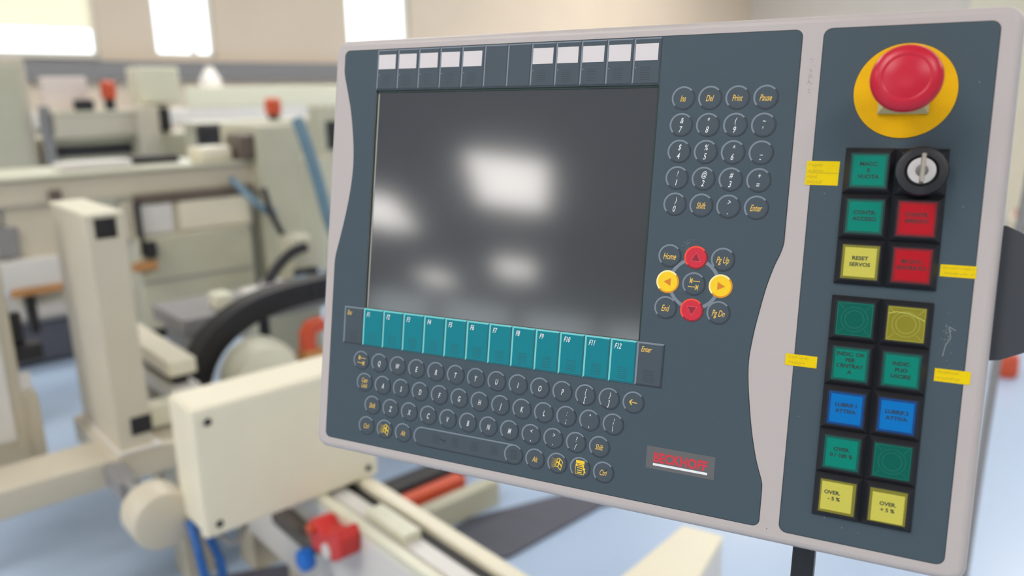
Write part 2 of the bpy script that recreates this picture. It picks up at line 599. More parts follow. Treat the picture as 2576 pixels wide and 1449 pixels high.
def memb_outline(g):
    r = 4.5
    pts = []

    def corner(cx, cy, a0):
        for i in range(7):
            a = R(a0 + 90 * i / 6)
            pts.append((cx + (r + g) * math.cos(a), cy + (r + g) * math.sin(a)))
    corner(343.1 - r, TOP - r, 0)
    corner(-34.4 + r, TOP - r, 90)
    pts.extend([(p[0] - g, p[1]) for p in smooth_path([(x, y, 0) for x, y in waveL], 5)])
    corner(-34.4 + r, BOT + r, 180)
    corner(343.1 - r, BOT + r, 270)
    pts.extend([(p[0] + g, p[1]) for p in smooth_path([(x, y, 0) for x, y in reversed(waveR)], 5)])
    return pts


shole = [(SX0, SY0), (SX1, SY0), (SX1, SY1 - 1.5), (SX1 - 1.5, SY1), (SX0 + 1.5, SY1), (SX0, SY1 - 1.5)]
pbuild(MB().poly(memb_outline(0.55), -0.2, 0.08, [hole]), 'membrane_gap', M_GAP, panel)
pbuild(MB().poly(memb_outline(0.0), -0.1, 0.30, [shole]), 'keyboard_membrane', M_MEMB, panel)
pbuild(MB().poly(rrect(357.1 - 0.55, BOT - 0.75, 457.6 + 0.55, TOP + 0.55, 5.5), -0.2, 0.08), 'membrane_gap', M_GAP, panel)
pbuild(MB().poly(rrect(357.1, BOT - 0.2, 457.6, TOP, 5.0), -0.1, 0.30), 'button_membrane', M_MEMB, panel)

# display
scr = pbuild(MB().box(0.0, 46.6, -3.9, 247.9, 234.0, -1.5), 'screen', M_SCREEN, panel)
scr['label'] = 'dark switched-off display reflecting the hall lights'
g = MB()
g.box(-0.3, 46.3, -3.9, 1.3, 234.4, -0.9).box(246.7, 46.3, -3.9, 248.2, 234.4, -1.0).box(-0.3, 232.6, -3.9, 248.2, 234.4, -0.9)
pbuild(g, 'gasket', M_GASKET, scr)
pbuild(MB().box(1.4, 46.6, -1.6, 2.7, 231.5, -1.35), 'display_rim', M_LCDRIM, scr)

# shared round key meshes
ZK = 0.62


def mmesh(mb, name, **kw):
    me = mb.mesh(name, **kw)
    me.transform(MM)
    return me


KR = 8.35
KEYBODY = mmesh(MB().lathe([(KR, 0.2), (KR, 0.5), (KR - 0.15, 0.6)], 40), 'key')
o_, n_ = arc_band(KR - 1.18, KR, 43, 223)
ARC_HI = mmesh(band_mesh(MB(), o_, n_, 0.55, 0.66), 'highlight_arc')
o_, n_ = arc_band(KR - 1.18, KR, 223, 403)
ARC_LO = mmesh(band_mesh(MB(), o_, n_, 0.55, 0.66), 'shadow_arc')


def variant(me, m):
    c = me.copy()
    c.materials.clear()
    c.materials.append(m)
    return c


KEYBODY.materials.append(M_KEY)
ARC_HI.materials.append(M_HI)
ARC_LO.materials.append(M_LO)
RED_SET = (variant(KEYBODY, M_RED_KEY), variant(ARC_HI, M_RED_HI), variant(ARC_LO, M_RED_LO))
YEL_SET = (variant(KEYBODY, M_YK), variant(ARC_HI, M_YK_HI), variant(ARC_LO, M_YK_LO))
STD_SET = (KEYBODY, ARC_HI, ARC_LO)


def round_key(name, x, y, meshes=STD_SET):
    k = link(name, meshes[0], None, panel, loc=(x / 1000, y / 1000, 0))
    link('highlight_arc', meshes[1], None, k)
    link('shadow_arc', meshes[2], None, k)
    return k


def legend(k, mb, m=M_WHITE, name='legend'):
    return pbuild(mb, name, m, k)


ZT = 0.70


def two(up, lo, hu=3.7, hl=4.1, yu=2.7, yl=-3.3):
    mb = MB()
    if up:
        add_text(mb, up, 0.4, yu, hu, 0.66, 0.2, 0.004, ZT)
    if lo:
        add_text(mb, lo, -0.2, yl, hl, 0.66, 0.2, 0.006, ZT)
    return mb


def tab_icon():
    mb = MB()
    for a, b, w in (((-2.7, 2.1), (4.3, 1.9), 0.55), ((-2.9, 0.3), (-2.5, 4.4), 0.4), ((-2.6, 2.1), (-0.9, 3.7), 0.75), ((-2.6, 2.1), (-1.3, 0.5), 0.75),
                    ((-4.1, -2.1), (3.0, -2.3), 0.55), ((2.8, -4.6), (3.4, -0.5), 0.4), ((2.9, -2.3), (1.4, -0.7), 0.75), ((2.9, -2.3), (1.0, -3.9), 0.75)):
        mb.poly(bar2d(a, b, w), 0.6, ZT)
    return mb


def back_icon():
    mb = MB()
    for a, b, w in (((-2.7, 0.2), (3.0, -0.2), 0.6), ((-2.9, 0.2), (-0.9, 2.2), 0.8), ((-2.9, 0.2), (-1.2, -2.0), 0.8)):
        mb.poly(bar2d(a, b, w), 0.6, ZT)
    return mb


def flag_icon():
    mb = MB()

    def P(s, t):
        x = 0.2 + 4.6 * s - 1.6 * (1 - t)
        y = -3.4 + 7.2 * t + 0.95 * math.sin(PI * (0.15 + 1.25 * s)) - 0.9 * s
        return (x, y, ZT)
    N = 26
    for i in range(N):
        for j in range(N):
            s, t = (i + 0.5) / N, (j + 0.5) / N
            if min(abs(s), abs(s - 0.47), abs(s - 1)) < 0.085 or min(abs(t), abs(t - 0.5), abs(t - 1)) < 0.075:
                mb.add([P(i / N, j / N), P((i + 1) / N, j / N), P((i + 1) / N, (j + 1) / N), P(i / N, (j + 1) / N)], [(0, 1, 2, 3)])
    for c in range(1, 9):
        wd = 0.115 * (1 - c / 11.0)
        for j in range(9):
            s = -0.135 * c + (0.03 if j % 2 else -0.03)
            t = 0.04 + j / 8.0 * 0.92
            hh = 0.062 * (1 - c / 12.0)
            mb.add([P(s, t - hh / 2), P(s + wd, t - hh / 2), P(s + wd, t + hh / 2), P(s, t + hh / 2)], [(0, 1, 2, 3)])
    return mb


def menu_icon():
    mb = MB()
    mb.poly([(-3.6, 3.4), (3.4, 3.2), (3.4, 5.7), (-3.5, 5.7)], 0.6, ZT)
    mb.poly([(-3.7, 0.9), (3.0, 0.9), (3.3, 2.9), (-3.6, 2.9)], 0.6, ZT, [[(-2.3, 1.6), (-2.2, 2.2), (1.8, 2.2), (1.8, 1.6)]])
    for a, b, w in (((-3.6, 0.9), (-3.6, -5.0), 0.3), ((-3.6, -5.0), (3.3, -5.0), 0.3), ((3.3, -5.0), (3.3, -1.5), 0.3),
                    ((-2.4, -0.2), (1.7, -0.3), 0.65), ((-2.4, -2.0), (1.7, -2.1), 0.65), ((-2.4, -3.7), (1.7, -3.8), 0.65)):
        mb.poly(bar2d(a, b, w), 0.6, ZT)
    mb.poly([(2.3, 1.9), (4.7, -1.0), (3.7, -0.9), (4.9, -3.6), (4.1, -3.9), (3.0, -1.3), (2.2, -1.9)], 0.6, ZT)
    return mb


def word(s, h=4.2, y=-0.3, maxw=11.0):
    mb = MB()
    lines = s.split('|')
    for i, l in enumerate(lines):
        yy = y if len(lines) == 1 else y + 2.4 - 4.8 * i
        add_text(mb, l, 0, yy, h if len(lines) == 1 else 3.8, 0.56, 0.2, 0.008, ZT, maxw=maxw)
    return mb


P19 = 19.0
ROWS = [
    (0.0, 0.0, ['TAB', 'Q', 'W', 'E', 'R', 'T', 'Y', 'U', 'I', 'O', 'P', ('{', '['), ('}', ']'), 'BACK']),
    (0.25, -1.0, ['Caps|Lock', 'A', 'S', 'D', 'F', 'G', 'H', 'J', 'K', 'L', (':', ';'), ('"', ','), ('\u00a6', '\\')]),
    (0.75, -2.0, ['Shift', 'Z', 'X', 'C', 'V', 'B', 'N', 'M', ('<', ','), ('>', '.'), ('?', '/'), 'Shift']),
    (0.49, -3.0, ['Ctrl', 'FLAG', 'Alt']),
    (9.0, -3.0, ['Alt', 'FLAG', 'MENU', 'Ctrl'])]
for x0, yy, keys in ROWS:
    for i, kx in enumerate(keys):
        X, Y = (x0 + i) * P19, yy * P19 * 0.997
        nm = 'letter_key' if isinstance(kx, str) and len(kx) == 1 else ('symbol_key' if isinstance(kx, tuple) else 'control_key')
        k = round_key(nm, X, Y)
        if kx == 'TAB':
            legend(k, tab_icon(), M_YEL, 'tab_arrows')
        elif kx == 'BACK':
            legend(k, back_icon(), M_YEL, 'backspace_arrow')
        elif kx == 'FLAG':
            legend(k, flag_icon(), M_YEL2, 'flag_icon')
        elif kx == 'MENU':
            legend(k, menu_icon(), M_YEL2, 'menu_icon')
        elif isinstance(kx, tuple):
            legend(k, two(kx[0], kx[1]))
        elif len(kx) == 1:
            mb = MB()
            add_text(mb, kx, 0.1, -0.5, 4.4, 0.53, 0.2, 0.006, ZT)
            legend(k, mb)
        else:
            legend(k, word(kx, maxw=9.5), M_YEL)

# space bar: long pill with a round key at its right end
sx0, sx1, sy = 66.2, 152.2, -56.8
pill = []
for i in range(21):
    a = R(90 + 180 * i / 20)
    pill.append((sx0 + KR * math.cos(a), sy + KR * math.sin(a)))
for i in range(21):
    a = R(-90 + 180 * i / 20)
    pill.append((sx1 + KR * math.cos(a), sy + KR * math.sin(a)))
space = pbuild(MB().poly(pill, 0.2, 0.5), 'space_bar', M_KEY, panel)
mb = MB()
o_, n_ = arc_band(KR - 1.18, KR, 90, 223, 30, (sx0, sy))
band_mesh(mb, o_, n_, 0.45, 0.56)
mb.box(sx0, sy + KR - 1.18, 0.45, sx1, sy + KR, 0.56)
pbuild(mb, 'highlight_arc', M_HI, space)
mb = MB()
o_, n_ = arc_band(KR - 1.18, KR, 223, 270, 20, (sx0, sy))
band_mesh(mb, o_, n_, 0.45, 0.56)
mb.box(sx0, sy - KR, 0.45, sx1, sy - KR + 1.18, 0.56)
pbuild(mb, 'shadow_arc', M_LO, space)


def grille(mb, cx, cy, w=8.0, n=6, pitch=1.62, t=0.42, z0=0.5, z1=0.6):
    for i in range(n):
        y = cy + (i - (n - 1) / 2) * pitch
        mb.box(cx - w / 2, y - t / 2, z0, cx + w / 2, y + t / 2, z1)
    return mb


for i in range(4):
    pbuild(grille(MB(), 80.0 + 18.3 * i, sy + 0.2, 6.4, 6, 1.38, 0.4, 0.45, 0.55), 'grille', M_LO, space)
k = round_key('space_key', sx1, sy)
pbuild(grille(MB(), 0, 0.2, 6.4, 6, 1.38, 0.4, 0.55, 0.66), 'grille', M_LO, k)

# number pad
NUM = [['Ins', 'Del', 'Print', 'Pause'],
       [('&', '7'), ('*', '8'), ('(', '9'), ('~', "'")],
       [('$', '4'), ('%', '5'), ('^', '6'), ('\u2013', '-')],
       [('!', '1'), ('@', '2'), ('#', '3'), ('+', '=')],
       [(')', '0'), 'Shift', ('>', '.'), 'Enter']]
NX, NY = 14.005 * P19, 11.803 * P19
for r_, row in enumerate(NUM):
    for c_, kx in enumerate(row):
        k = round_key('number_key' if isinstance(kx, tuple) else 'control_key', NX + c_ * P19, NY - r_ * P19 * 0.997)
        if isinstance(kx, str):
            legend(k, word(kx, 4.3, -0.3, 11.0), M_YEL)
        else:
            legend(k, two(kx[0], kx[1], 3.9, 4.3, 3.0 if kx[0] != '\u2013' else -1.2, -3.3 if kx[1] != '-' else -3.9))

# cursor block
CX, CY = 13.972 * P19, 5.846 * P19
o_, n_ = arc_band(16.2, 18.7, 0, 360, 90, (CX + P19, CY - P19))
pbuild(band_mesh(MB(), o_, n_, 0.25, 0.42), 'linking_ring', M_HI, panel)


def tri_key(k, pts, mfill, mline):
    cx = sum(p[0] for p in pts) / 3
    cy = sum(p[1] for p in pts) / 3
    inner = [(cx + (p[0] - cx) * 0.88, cy + (p[1] - cy) * 0.88) for p in pts]
    t = legend(k, MB().poly(pts, 0.6, 0.67), mline, 'triangle_outline')
    legend(k, MB().poly(inner, 0.6, 0.71), mfill, 'triangle')


for r_, row in enumerate([['Home', 'UP', 'Pg Up'], ['LEFT', 'TAB', 'RIGHT'], ['End', 'DOWN', 'Pg Dn']]):
    for c_, kx in enumerate(row):
        X, Y = CX + c_ * P19, CY - r_ * P19 * 0.997
        if kx in ('UP', 'DOWN'):
            k = round_key('cursor_key', X, Y, RED_SET)
            k['label'] = 'red cursor key with a dark triangle'
            tri_key(k, [(0.1, 3.7), (-3.7, -2.7), (3.5, -2.8)] if kx == 'UP' else [(-3.6, 2.7), (3.8, 2.6), (-0.1, -3.8)], M_RED_TRI, M_RED_LINE)
        elif kx in ('LEFT', 'RIGHT'):
            k = round_key('cursor_key', X, Y, YEL_SET)
            k['label'] = 'yellow cursor key with an orange triangle'
            tri_key(k, [(-3.4, 0.0), (2.5, 3.2), (2.4, -3.4)] if kx == 'LEFT' else [(-2.4, 3.3), (3.7, -0.1), (-2.5, -3.3)], M_YK_TRI, M_YK_LINE)
        else:
            k = round_key('control_key', X, Y)
            if kx == 'TAB':
                legend(k, tab_icon(), M_YEL, 'tab_arrows')
            else:
                legend(k, word(kx, 4.5, -0.4, 11.0), M_YEL)

# function key row
FP = 20.55
names = ['Esc'] + ['F%d' % i for i in range(1, 13)] + ['Enter']
FH0, FH1 = 13.5, 46.2
for i, nm in enumerate(names):
    x0 = -20.6 + i * FP
    x1 = x0 + FP
    teal = nm.startswith('F')
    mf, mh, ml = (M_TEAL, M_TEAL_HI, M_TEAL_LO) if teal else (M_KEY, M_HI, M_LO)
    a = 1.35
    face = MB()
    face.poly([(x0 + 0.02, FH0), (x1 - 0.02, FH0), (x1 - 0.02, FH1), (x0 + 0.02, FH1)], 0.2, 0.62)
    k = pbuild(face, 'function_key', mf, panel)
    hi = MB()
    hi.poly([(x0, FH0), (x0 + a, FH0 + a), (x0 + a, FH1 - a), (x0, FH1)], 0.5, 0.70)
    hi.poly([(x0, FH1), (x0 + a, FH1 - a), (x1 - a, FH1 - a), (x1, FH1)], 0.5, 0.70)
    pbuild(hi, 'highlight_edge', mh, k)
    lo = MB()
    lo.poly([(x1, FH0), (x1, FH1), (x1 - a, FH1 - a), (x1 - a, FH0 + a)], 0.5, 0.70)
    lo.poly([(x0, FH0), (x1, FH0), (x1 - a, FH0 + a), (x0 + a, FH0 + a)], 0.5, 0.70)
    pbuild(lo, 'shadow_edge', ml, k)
    tx = MB()
    add_text(tx, nm, x0 + 3.2, 40.9, 4.0, 0.60, 0.2, 0.012, 0.69, 'L', maxw=10.5)
    pbuild(tx, 'legend', M_WHITE if teal else M_YEL, k)
    pbuild(grille(MB(), x0 + 10.4, 21.0, 8.0, 6, 1.62, 0.42, 0.58, 0.67), 'grille', ml, k)

# soft keys above the display
SP = 20.62
for i in range(12):
    x0, x1, y0, y1 = i * SP, (i + 1) * SP, 235.0, 268.1
    k = pbuild(MB().box(x0 + 0.02, y0, 0.2, x1 - 0.02, y1, 0.55), 'soft_key', M_KEY, panel)
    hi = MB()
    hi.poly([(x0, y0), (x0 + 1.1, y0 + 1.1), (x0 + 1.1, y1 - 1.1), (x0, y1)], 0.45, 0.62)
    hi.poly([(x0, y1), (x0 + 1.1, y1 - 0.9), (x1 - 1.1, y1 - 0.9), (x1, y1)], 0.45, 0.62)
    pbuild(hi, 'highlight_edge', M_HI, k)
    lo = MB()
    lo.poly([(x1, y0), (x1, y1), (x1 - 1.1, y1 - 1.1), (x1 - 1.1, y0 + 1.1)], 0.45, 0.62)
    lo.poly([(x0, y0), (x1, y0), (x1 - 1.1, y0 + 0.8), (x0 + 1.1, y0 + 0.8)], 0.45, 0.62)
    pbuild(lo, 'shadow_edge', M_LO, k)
    if i not in (5, 6):
        pbuild(MB().box(x0 + 1.3, 251.9, 0.5, x1 - 2.3, 264.0, 0.64), 'label_strip', M_LABELW, k)
        pbuild(grille(MB(), x0 + 9.4, 242.4, 7.6, 6, 1.65, 0.42, 0.5, 0.62), 'grille', M_LO, k)
        pbuild(MB().lathe([(0.45, 0.5), (0.45, 0.66)], 12, (x0 + 2.2, 246.8, 0)), 'indicator_dot', M_HI, k)

# logo plate
lp = pbuild(MB().poly([(260.0, -46.9), (310.0, -46.9), (310.0, -30.2), (260.0, -30.2)], 0.2, 0.42), 'logo_plate', M_PLATE, panel)
lp['label'] = 'grey plate with red capital lettering over a white line'
mb = MB()
v_, f_ = raw_text('BECKHOFF', 0, 0.035)
x0_, x1_ = min(p[0] for p in v_), max(p[0] for p in v_)
y1_ = CAP
mb.add([(265.6 + (p[0] - x0_) / (x1_ - x0_) * 39.3, -41.3 + p[1] / y1_ * 6.7, 0.50) for p in v_], f_)
pbuild(mb, 'lettering', M_LOGO, lp)
pbuild(MB().box(265.4, -44.2, 0.4, 305.2, -42.5, 0.50), 'underline', M_WHITE, lp)

# emergency stop
EX, EY = 408.4, 227.0
es = pbuild(MB().lathe([(0.01, 45.0), (5, 44.9), (9, 44.4), (11.6, 43.7), (12.6, 43.5), (13.3, 43.9), (14.3, 43.8), (16.6, 42.9), (18.4, 41.7), (19.5, 40.3), (20.0, 38.6), (19.5, 36.8), (17.8, 35.2), (13, 33), (9.2, 31.0), (9.0, 8)], 72, (EX, EY, 0)),
            'emergency_stop_button', M_ESTOP, panel, angle=0.7)
es['label'] = 'red mushroom emergency stop button on a yellow disc'
pbuild(MB().lathe([(30.0, 0.25), (30.0, 1.0), (29.8, 1.15)], 80, (EX, EY, 0)), 'backing_disc', M_DISC, es)


def frame_mesh(cx, cy, w, top, h0, h1, hole=None, depth=1.2):
    """square bezel sloping up from its outer edge to the lens"""
    mb = MB()
    a, b = w / 2, top / 2
    sq = lambda s, z: [(cx - s, cy - s, z), (cx + s, cy - s, z), (cx + s, cy + s, z), (cx - s, cy + s, z)]
    r_ = [sq(a, 0.25), sq(a, h0), sq(b, h1), sq(b - 0.5, h1), sq(b - 0.5, h1 - depth)]
    v = [p for q in r_ for p in q]
    f = []
    for j in range(4):
        for i in range(4):
            f.append((j * 4 + i, j * 4 + (i + 1) % 4, (j + 1) * 4 + (i + 1) % 4, (j + 1) * 4 + i))
    f.append((16, 17, 18, 19))
    f.append((0, 1, 2, 3))
    return mb.add(v, f)


pbuild(frame_mesh(EX, EY, 29.6, 22.0, 3.0, 9.0, depth=0.2), 'collar', M_KHAKI, es)

# illuminated push buttons
BX = (392.0, 422.4)
BT = [
    (0, 175.4, L_GREEN, 'MACC.|E|VUOTA', 'green'), (0, 145.6, L_GREEN, 'CONTR.|ACCESO', 'green'), (1, 145.6, L_RED, 'CONTR.|SPENTO', 'red'),
    (0, 115.8, L_YELL, 'RESET|SERVOS', 'yellow'), (1, 115.8, L_RED, 'BLOCC.|ENTRATO', 'red'),
    (0, 78.2, L_GREENB, '', 'green'), (1, 78.2, L_YELLB, '', 'yellow'), (0, 48.3, L_GREEN, "INDIC. OK|PER|L'ENTRAT|A", 'green'), (1, 48.3, L_GREEN, 'INDIC.|PUO|USCIRE', 'green'),
    (0, 18.4, L_BLUE, 'LUBRIF.1|ATTIVA', 'blue'), (1, 18.4, L_BLUE, 'LUBRIF.2|ATTIVA', 'blue'), (0, -11.5, L_GREEN, 'OVER.|0 / 100 %', 'green'), (1, -11.5, L_GREENB, '', 'green'),
    (0, -41.4, L_YELL, 'OVER.|- 5 %', 'yellow'), (1, -41.4, L_YELL, 'OVER.|+ 5 %', 'yellow')]
for c_, y, (mface, mrim), txt, cname in BT:
    x = BX[c_]
    fr_ = pbuild(frame_mesh(x, y, 29.8, 23.6, 1.6, 5.2), 'illuminated_button', M_BLACK, panel)
    fr_['label'] = '%s square push button %s' % (cname, 'with black capital lettering' if txt else 'without lettering')
    lens = pbuild(MB().box(x - 11.2, y - 11.2, 3.5, x + 11.2, y + 11.2, 5.0), 'lens', mrim if txt else mface, fr_, bevel=0.35, seg=2)
    if txt:
        dx, dy = (0.0, 0.0)
        if txt.startswith('OVER.|-'):
            dx, dy = -0.5, 0.2
        if txt.startswith('OVER.|+'):
            dx, dy = 0.1, -0.8
        pbuild(MB().box(x - 9.5 + dx, y - 9.5 + dy, 4.8, x + 9.5 + dx, y + 9.5 + dy, 5.12), 'label_insert', mface, fr_)
        mb = MB()
        lines = txt.split('|')
        n = len(lines)
        pit = 4.1 if n < 4 else 3.95
        for i, l in enumerate(lines):
            oy = {2: 0.6, 3: 0.2, 4: 0.8}[n]
            ox = 0.0
            if txt.startswith('OVER.|-'):
                ox = (-2.8, -1.4)[i]
            add_text(mb, l, x + dx + ox, y + dy + oy + ((n - 1) / 2 - i) * pit, 2.35, 1.06, 0.0, 0.028, 5.2, maxw=17.6)
        pbuild(mb, 'lettering', M_LTEXT, fr_)
    else:
        mr = M_GRING if cname == 'green' else M_YRING
        mb = MB()
        for r0, r1 in ((5.6, 5.95), (7.9, 8.2)):
            o_, n_ = arc_band(r0, r1, 0, 360, 40, (x, y))
            band_mesh(mb, o_, n_, 4.9, 5.12)
        for a in (45, 135, 225, 315):
            ca, sa = math.cos(R(a)), math.sin(R(a))
            mb.poly(bar2d((x + 9.2 * ca, y + 9.2 * sa), (x + 14.0 * ca, y + 14.0 * sa), 0.3), 4.9, 5.1)
        b_ = 10.5
        for p, q in (((-b_, -b_), (b_, -b_)), ((b_, -b_), (b_, b_)), ((b_, b_), (-b_, b_)), ((-b_, b_), (-b_, -b_))):
            mb.poly(bar2d((x + p[0], y + p[1]), (x + q[0], y + q[1]), 0.3), 4.9, 5.1)
        pbuild(mb, 'moulded_ring', mr, fr_)
        if cname == 'yellow':
            mb = MB()
            ck = [(-10.6, 6.2), (-6.5, 7.6), (-3.0, 7.4), (1.5, 7.0), (4.5, 5.6), (8.0, 4.4), (10.6, 3.0)]
            for p, q in zip(ck, ck[1:]):
                mb.poly(bar2d((x + p[0], y + p[1]), (x + q[0], y + q[1]), 0.4), 4.9, 5.16)
            pbuild(mb, 'crack', M_CRACK, fr_)

# key switch
kx_, ky_ = BX[1], 175.4
ks = pbuild(frame_mesh(kx_, ky_, 29.8, 23.6, 1.6, 5.2, depth=0.2), 'key_switch', M_BLACK, panel)
ks['label'] = 'black key switch with a key in its silver face'
pbuild(MB().lathe([(15.4, 3.6), (15.4, 9.4), (14.6, 10.8), (12.4, 11.4), (9.8, 11.4), (9.2, 10.2), (9.0, 7.5)], 60, (kx_, ky_, 0)), 'bezel_ring', M_BLACK, ks, angle=0.6)
pbuild(MB().lathe([(8.2, 7.0), (8.2, 11.0), (7.9, 11.4)], 48, (kx_, ky_ + 0.2, 0)), 'lock_face', M_SILVER, ks, angle=0.6)
pbuild(MB().lathe([(3.7, 11.0), (3.7, 11.9), (3.4, 12.1)], 32, (kx_, ky_ + 0.2, 0)), 'lock_core', M_CORE, ks, angle=0.6)
pbuild(MB().box(kx_ - 1.15, ky_ - 8.6, 15.5, kx_ + 1.15, ky_ + 8.6, 32.0).box(kx_ - 0.8, ky_ - 3.0, 11.5, kx_ + 0.8, ky_ + 3.0, 16.0), 'key', M_KEYMET, ks, bevel=0.4, seg=2)

# back of the panel: electronics housing, side cover, mounting arm and stand
pbuild(MB().box(-10, -40, -95, 440, 245, -33.5), 'rear_housing', M_CASE, panel, bevel=3)
cov = [(455, 56), (478, 60), (496, 70), (506, 84), (506, 112), (498, 128), (486, 139), (474, 145), (455, 145)]
cov = [(p.x, p.y) for p in smooth_path([(a, b, 0) for a, b in cov[1:-1]], 6)] + [(455, 145), (455, 56)]
sc = pbuild(MB().poly(cov, -60, -14), 'side_cover', M_DARKCOV, panel, bevel=1.5)
sc['label'] = 'dark grey rounded cover behind the right edge'
pbuild(MB().box(363, -230, -84, 379, -60, -60), 'mounting_arm', M_BLACK, panel, bevel=1.5)
# stand column, straight down to the floor in hall coordinates
PM = Matrix.Translation(panel.location) @ panel.rotation_euler.to_matrix().to_4x4()
foot = PM @ Vector((0.371, -0.225, -0.072))
mb = MB().box(foot.x - 0.03, foot.y - 0.03, 0.03, foot.x + 0.03, foot.y + 0.03, foot.z + 0.02)
me = mb.mesh('stand_column', bevel=0.004)
me.transform(PM.inverted())
link('stand_column', me, M_BLACK, panel)
mb = MB().box(foot.x - 0.28, foot.y - 0.28, 0.0, foot.x + 0.28, foot.y + 0.28, 0.035)
me = mb.mesh('stand_base', bevel=0.006)
me.transform(PM.inverted())
link('stand_base', me, M_BLACK, panel)

# wear marks on the panel face
rnd = random.Random(3)


def speckle(mb, cx, cy, sx, sy, n, s0, s1, z):
    for _ in range(n):
        px_, py_ = rnd.gauss(cx, sx), rnd.gauss(cy, sy)
        s = rnd.uniform(s0, s1)
        a0 = rnd.uniform(0, 6)
        mb.poly([(px_ + s * rnd.uniform(0.5, 1.2) * math.cos(a0 + j * 1.257), py_ + s * rnd.uniform(0.4, 1.0) * math.sin(a0 + j * 1.257)) for j in range(5)], z - 0.1, z + 0.02)


mb = MB()
speckle(mb, 277.5, 118, 2.6, 4.0, 46, 0.12, 0.4, 0.32)
speckle(mb, 446.5, 74, 1.4, 5.5, 40, 0.12, 0.45, 0.32)
for p, q in (((445, 60), (446, 67)), ((446, 67), (448.5, 72)), ((448.5, 72), (447, 79)), ((447, 79), (451, 77))):
    mb.poly(bar2d(p, q, 0.45), 0.25, 0.33)
for (x, y) in ((449.5, 232), (447.8, 155), (396.5, -62.4), (407, -63.5), (363, 8), (366, 160), (385, -58)):
    speckle(mb, x, y, 0.1, 0.1, 1, 0.35, 0.6, 0.32)
pbuild(mb, 'scuff_marks', M_SCUFF, panel)
mb = MB()
speckle(mb, 88.0, -56.4, 1.3, 0.7, 10, 0.4, 0.9, 0.58)
speckle(mb, 230.3, -54.4, 0.2, 0.6, 4, 0.5, 0.8, 0.76)
speckle(mb, 349.0, -74.0, 0.01, 0.01, 1, 0.5, 0.5, 0.03)
pbuild(mb, 'dirt_spots', M_STAIN, panel)
mb = MB()
speckle(mb, 350.5, 238, 1.0, 6.0, 26, 0.3, 0.9, 0.02)
pbuild(mb, 'smudge', M_BROWNST, panel)

# ------------------------------------------------------------------ yellow tape strips stuck across the membrane edge


def tape(x0, y0, x1, y1, label, lines=None, scribble=0, split=False, skew=0.0):
    c = PM @ Vector(((x0 + x1) / 2000, (y0 + y1) / 2000, 0.0))
    t = thing('tape_label', c, label, 'tape label', 'yellow tape strips on the control panel', rot=tuple(panel.rotation_euler))
    w, h = (x1 - x0) / 2, (y1 - y0) / 2
    z = 0.34
    if split:
        pbuild(MB().poly([(-w, 0.12), (w, 0.12 - skew), (w, h), (-w, h)], z, z + 0.12), 'strip', M_TAPE, t)
        pbuild(MB().poly([(-w - 0.1, -h), (w - 0.1, -h), (w - 0.1, -0.05 - skew), (-w - 0.1, -0.05)], z, z + 0.12), 'strip', M_TAPE, t)
    else:
        pbuild(MB().poly([(-w, -h), (w, -h), (w, h), (-w, h)], z, z + 0.12), 'strip', M_TAPE, t)
    mb = MB()
    if lines:
        for (s, tx, ty, hh, mw) in lines:
            add_text(mb, s, -w + tx, ty, hh, 0.85, 0.35, 0.0, z + 0.17, 'L', maxw=mw)
    rr = random.Random(scribble)
    for row in range(2 if scribble else 0):
        x = -w + 1.0 + rr.uniform(0, 1.2)
        yb = (1.7 - 3.6 * row) * h / 4
        end = w * (0.9 if scribble == 1 else rr.uniform(0.2, 0.5))
        up = True
        p = (x, yb)
        while x < end:
            x += rr.uniform(0.35, 0.75)
            q = (x + (0.4 if up else -0.1), yb + (rr.uniform(0.5, 1.3) if up else rr.uniform(-0.7, -0.2)))
            if rr.random() < 0.86:
                mb.poly(bar2d(p, q, 0.24), z + 0.05, z + 0.16)
            p = q
            up = not up
    pbuild(mb, 'handwriting', M_INK, t)
    return t


tape(353.4, 165.4, 374.0, 181.4, 'yellow tape label of two strips beside the green MACC. E VUOTA button',
     lines=[('Freigabe', 1.0, 5.6, 2.2, 17.5), ('verfahren.', 1.0, 1.7, 2.1, 18), ('Hand,', 0.8, -2.2, 2.3, 12), ('EINLAGE', 0.8, -6.0, 2.0, 15)], split=True)
tape(438.7, 110.5, 458.7, 118.1, 'yellow tape label beside the red BLOCC. ENTRATO button', scribble=1)
tape(351.1, 42.3, 371.4, 50.2, 'yellow tape label left of the INDIC. OK PER L\'ENTRATA button', scribble=5)
tape(441.5, 43.8, 461.6, 52.0, 'yellow tape label right of the INDIC. PUO USCIRE button', scribble=9)

# ------------------------------------------------------------------ machinery behind the panel (out of focus)


def solid(name, root, m, x0, y0, z0, x1, y1, z1, bevel=0.006):
    return part(name, MB().box(x0, y0, z0, x1, y1, z1), m, root, bevel=bevel)


def bolt(root, x, y, z, r=0.010, m=None, axis='Y', t=0.006):
    return part('screw', MB().lathe([(r, -t), (r * 0.8, -t * 1.4)] if axis == 'Y' else [(r, -t), (r, 0)], 16, (x, y, z), axis), m or M_DARK, root)


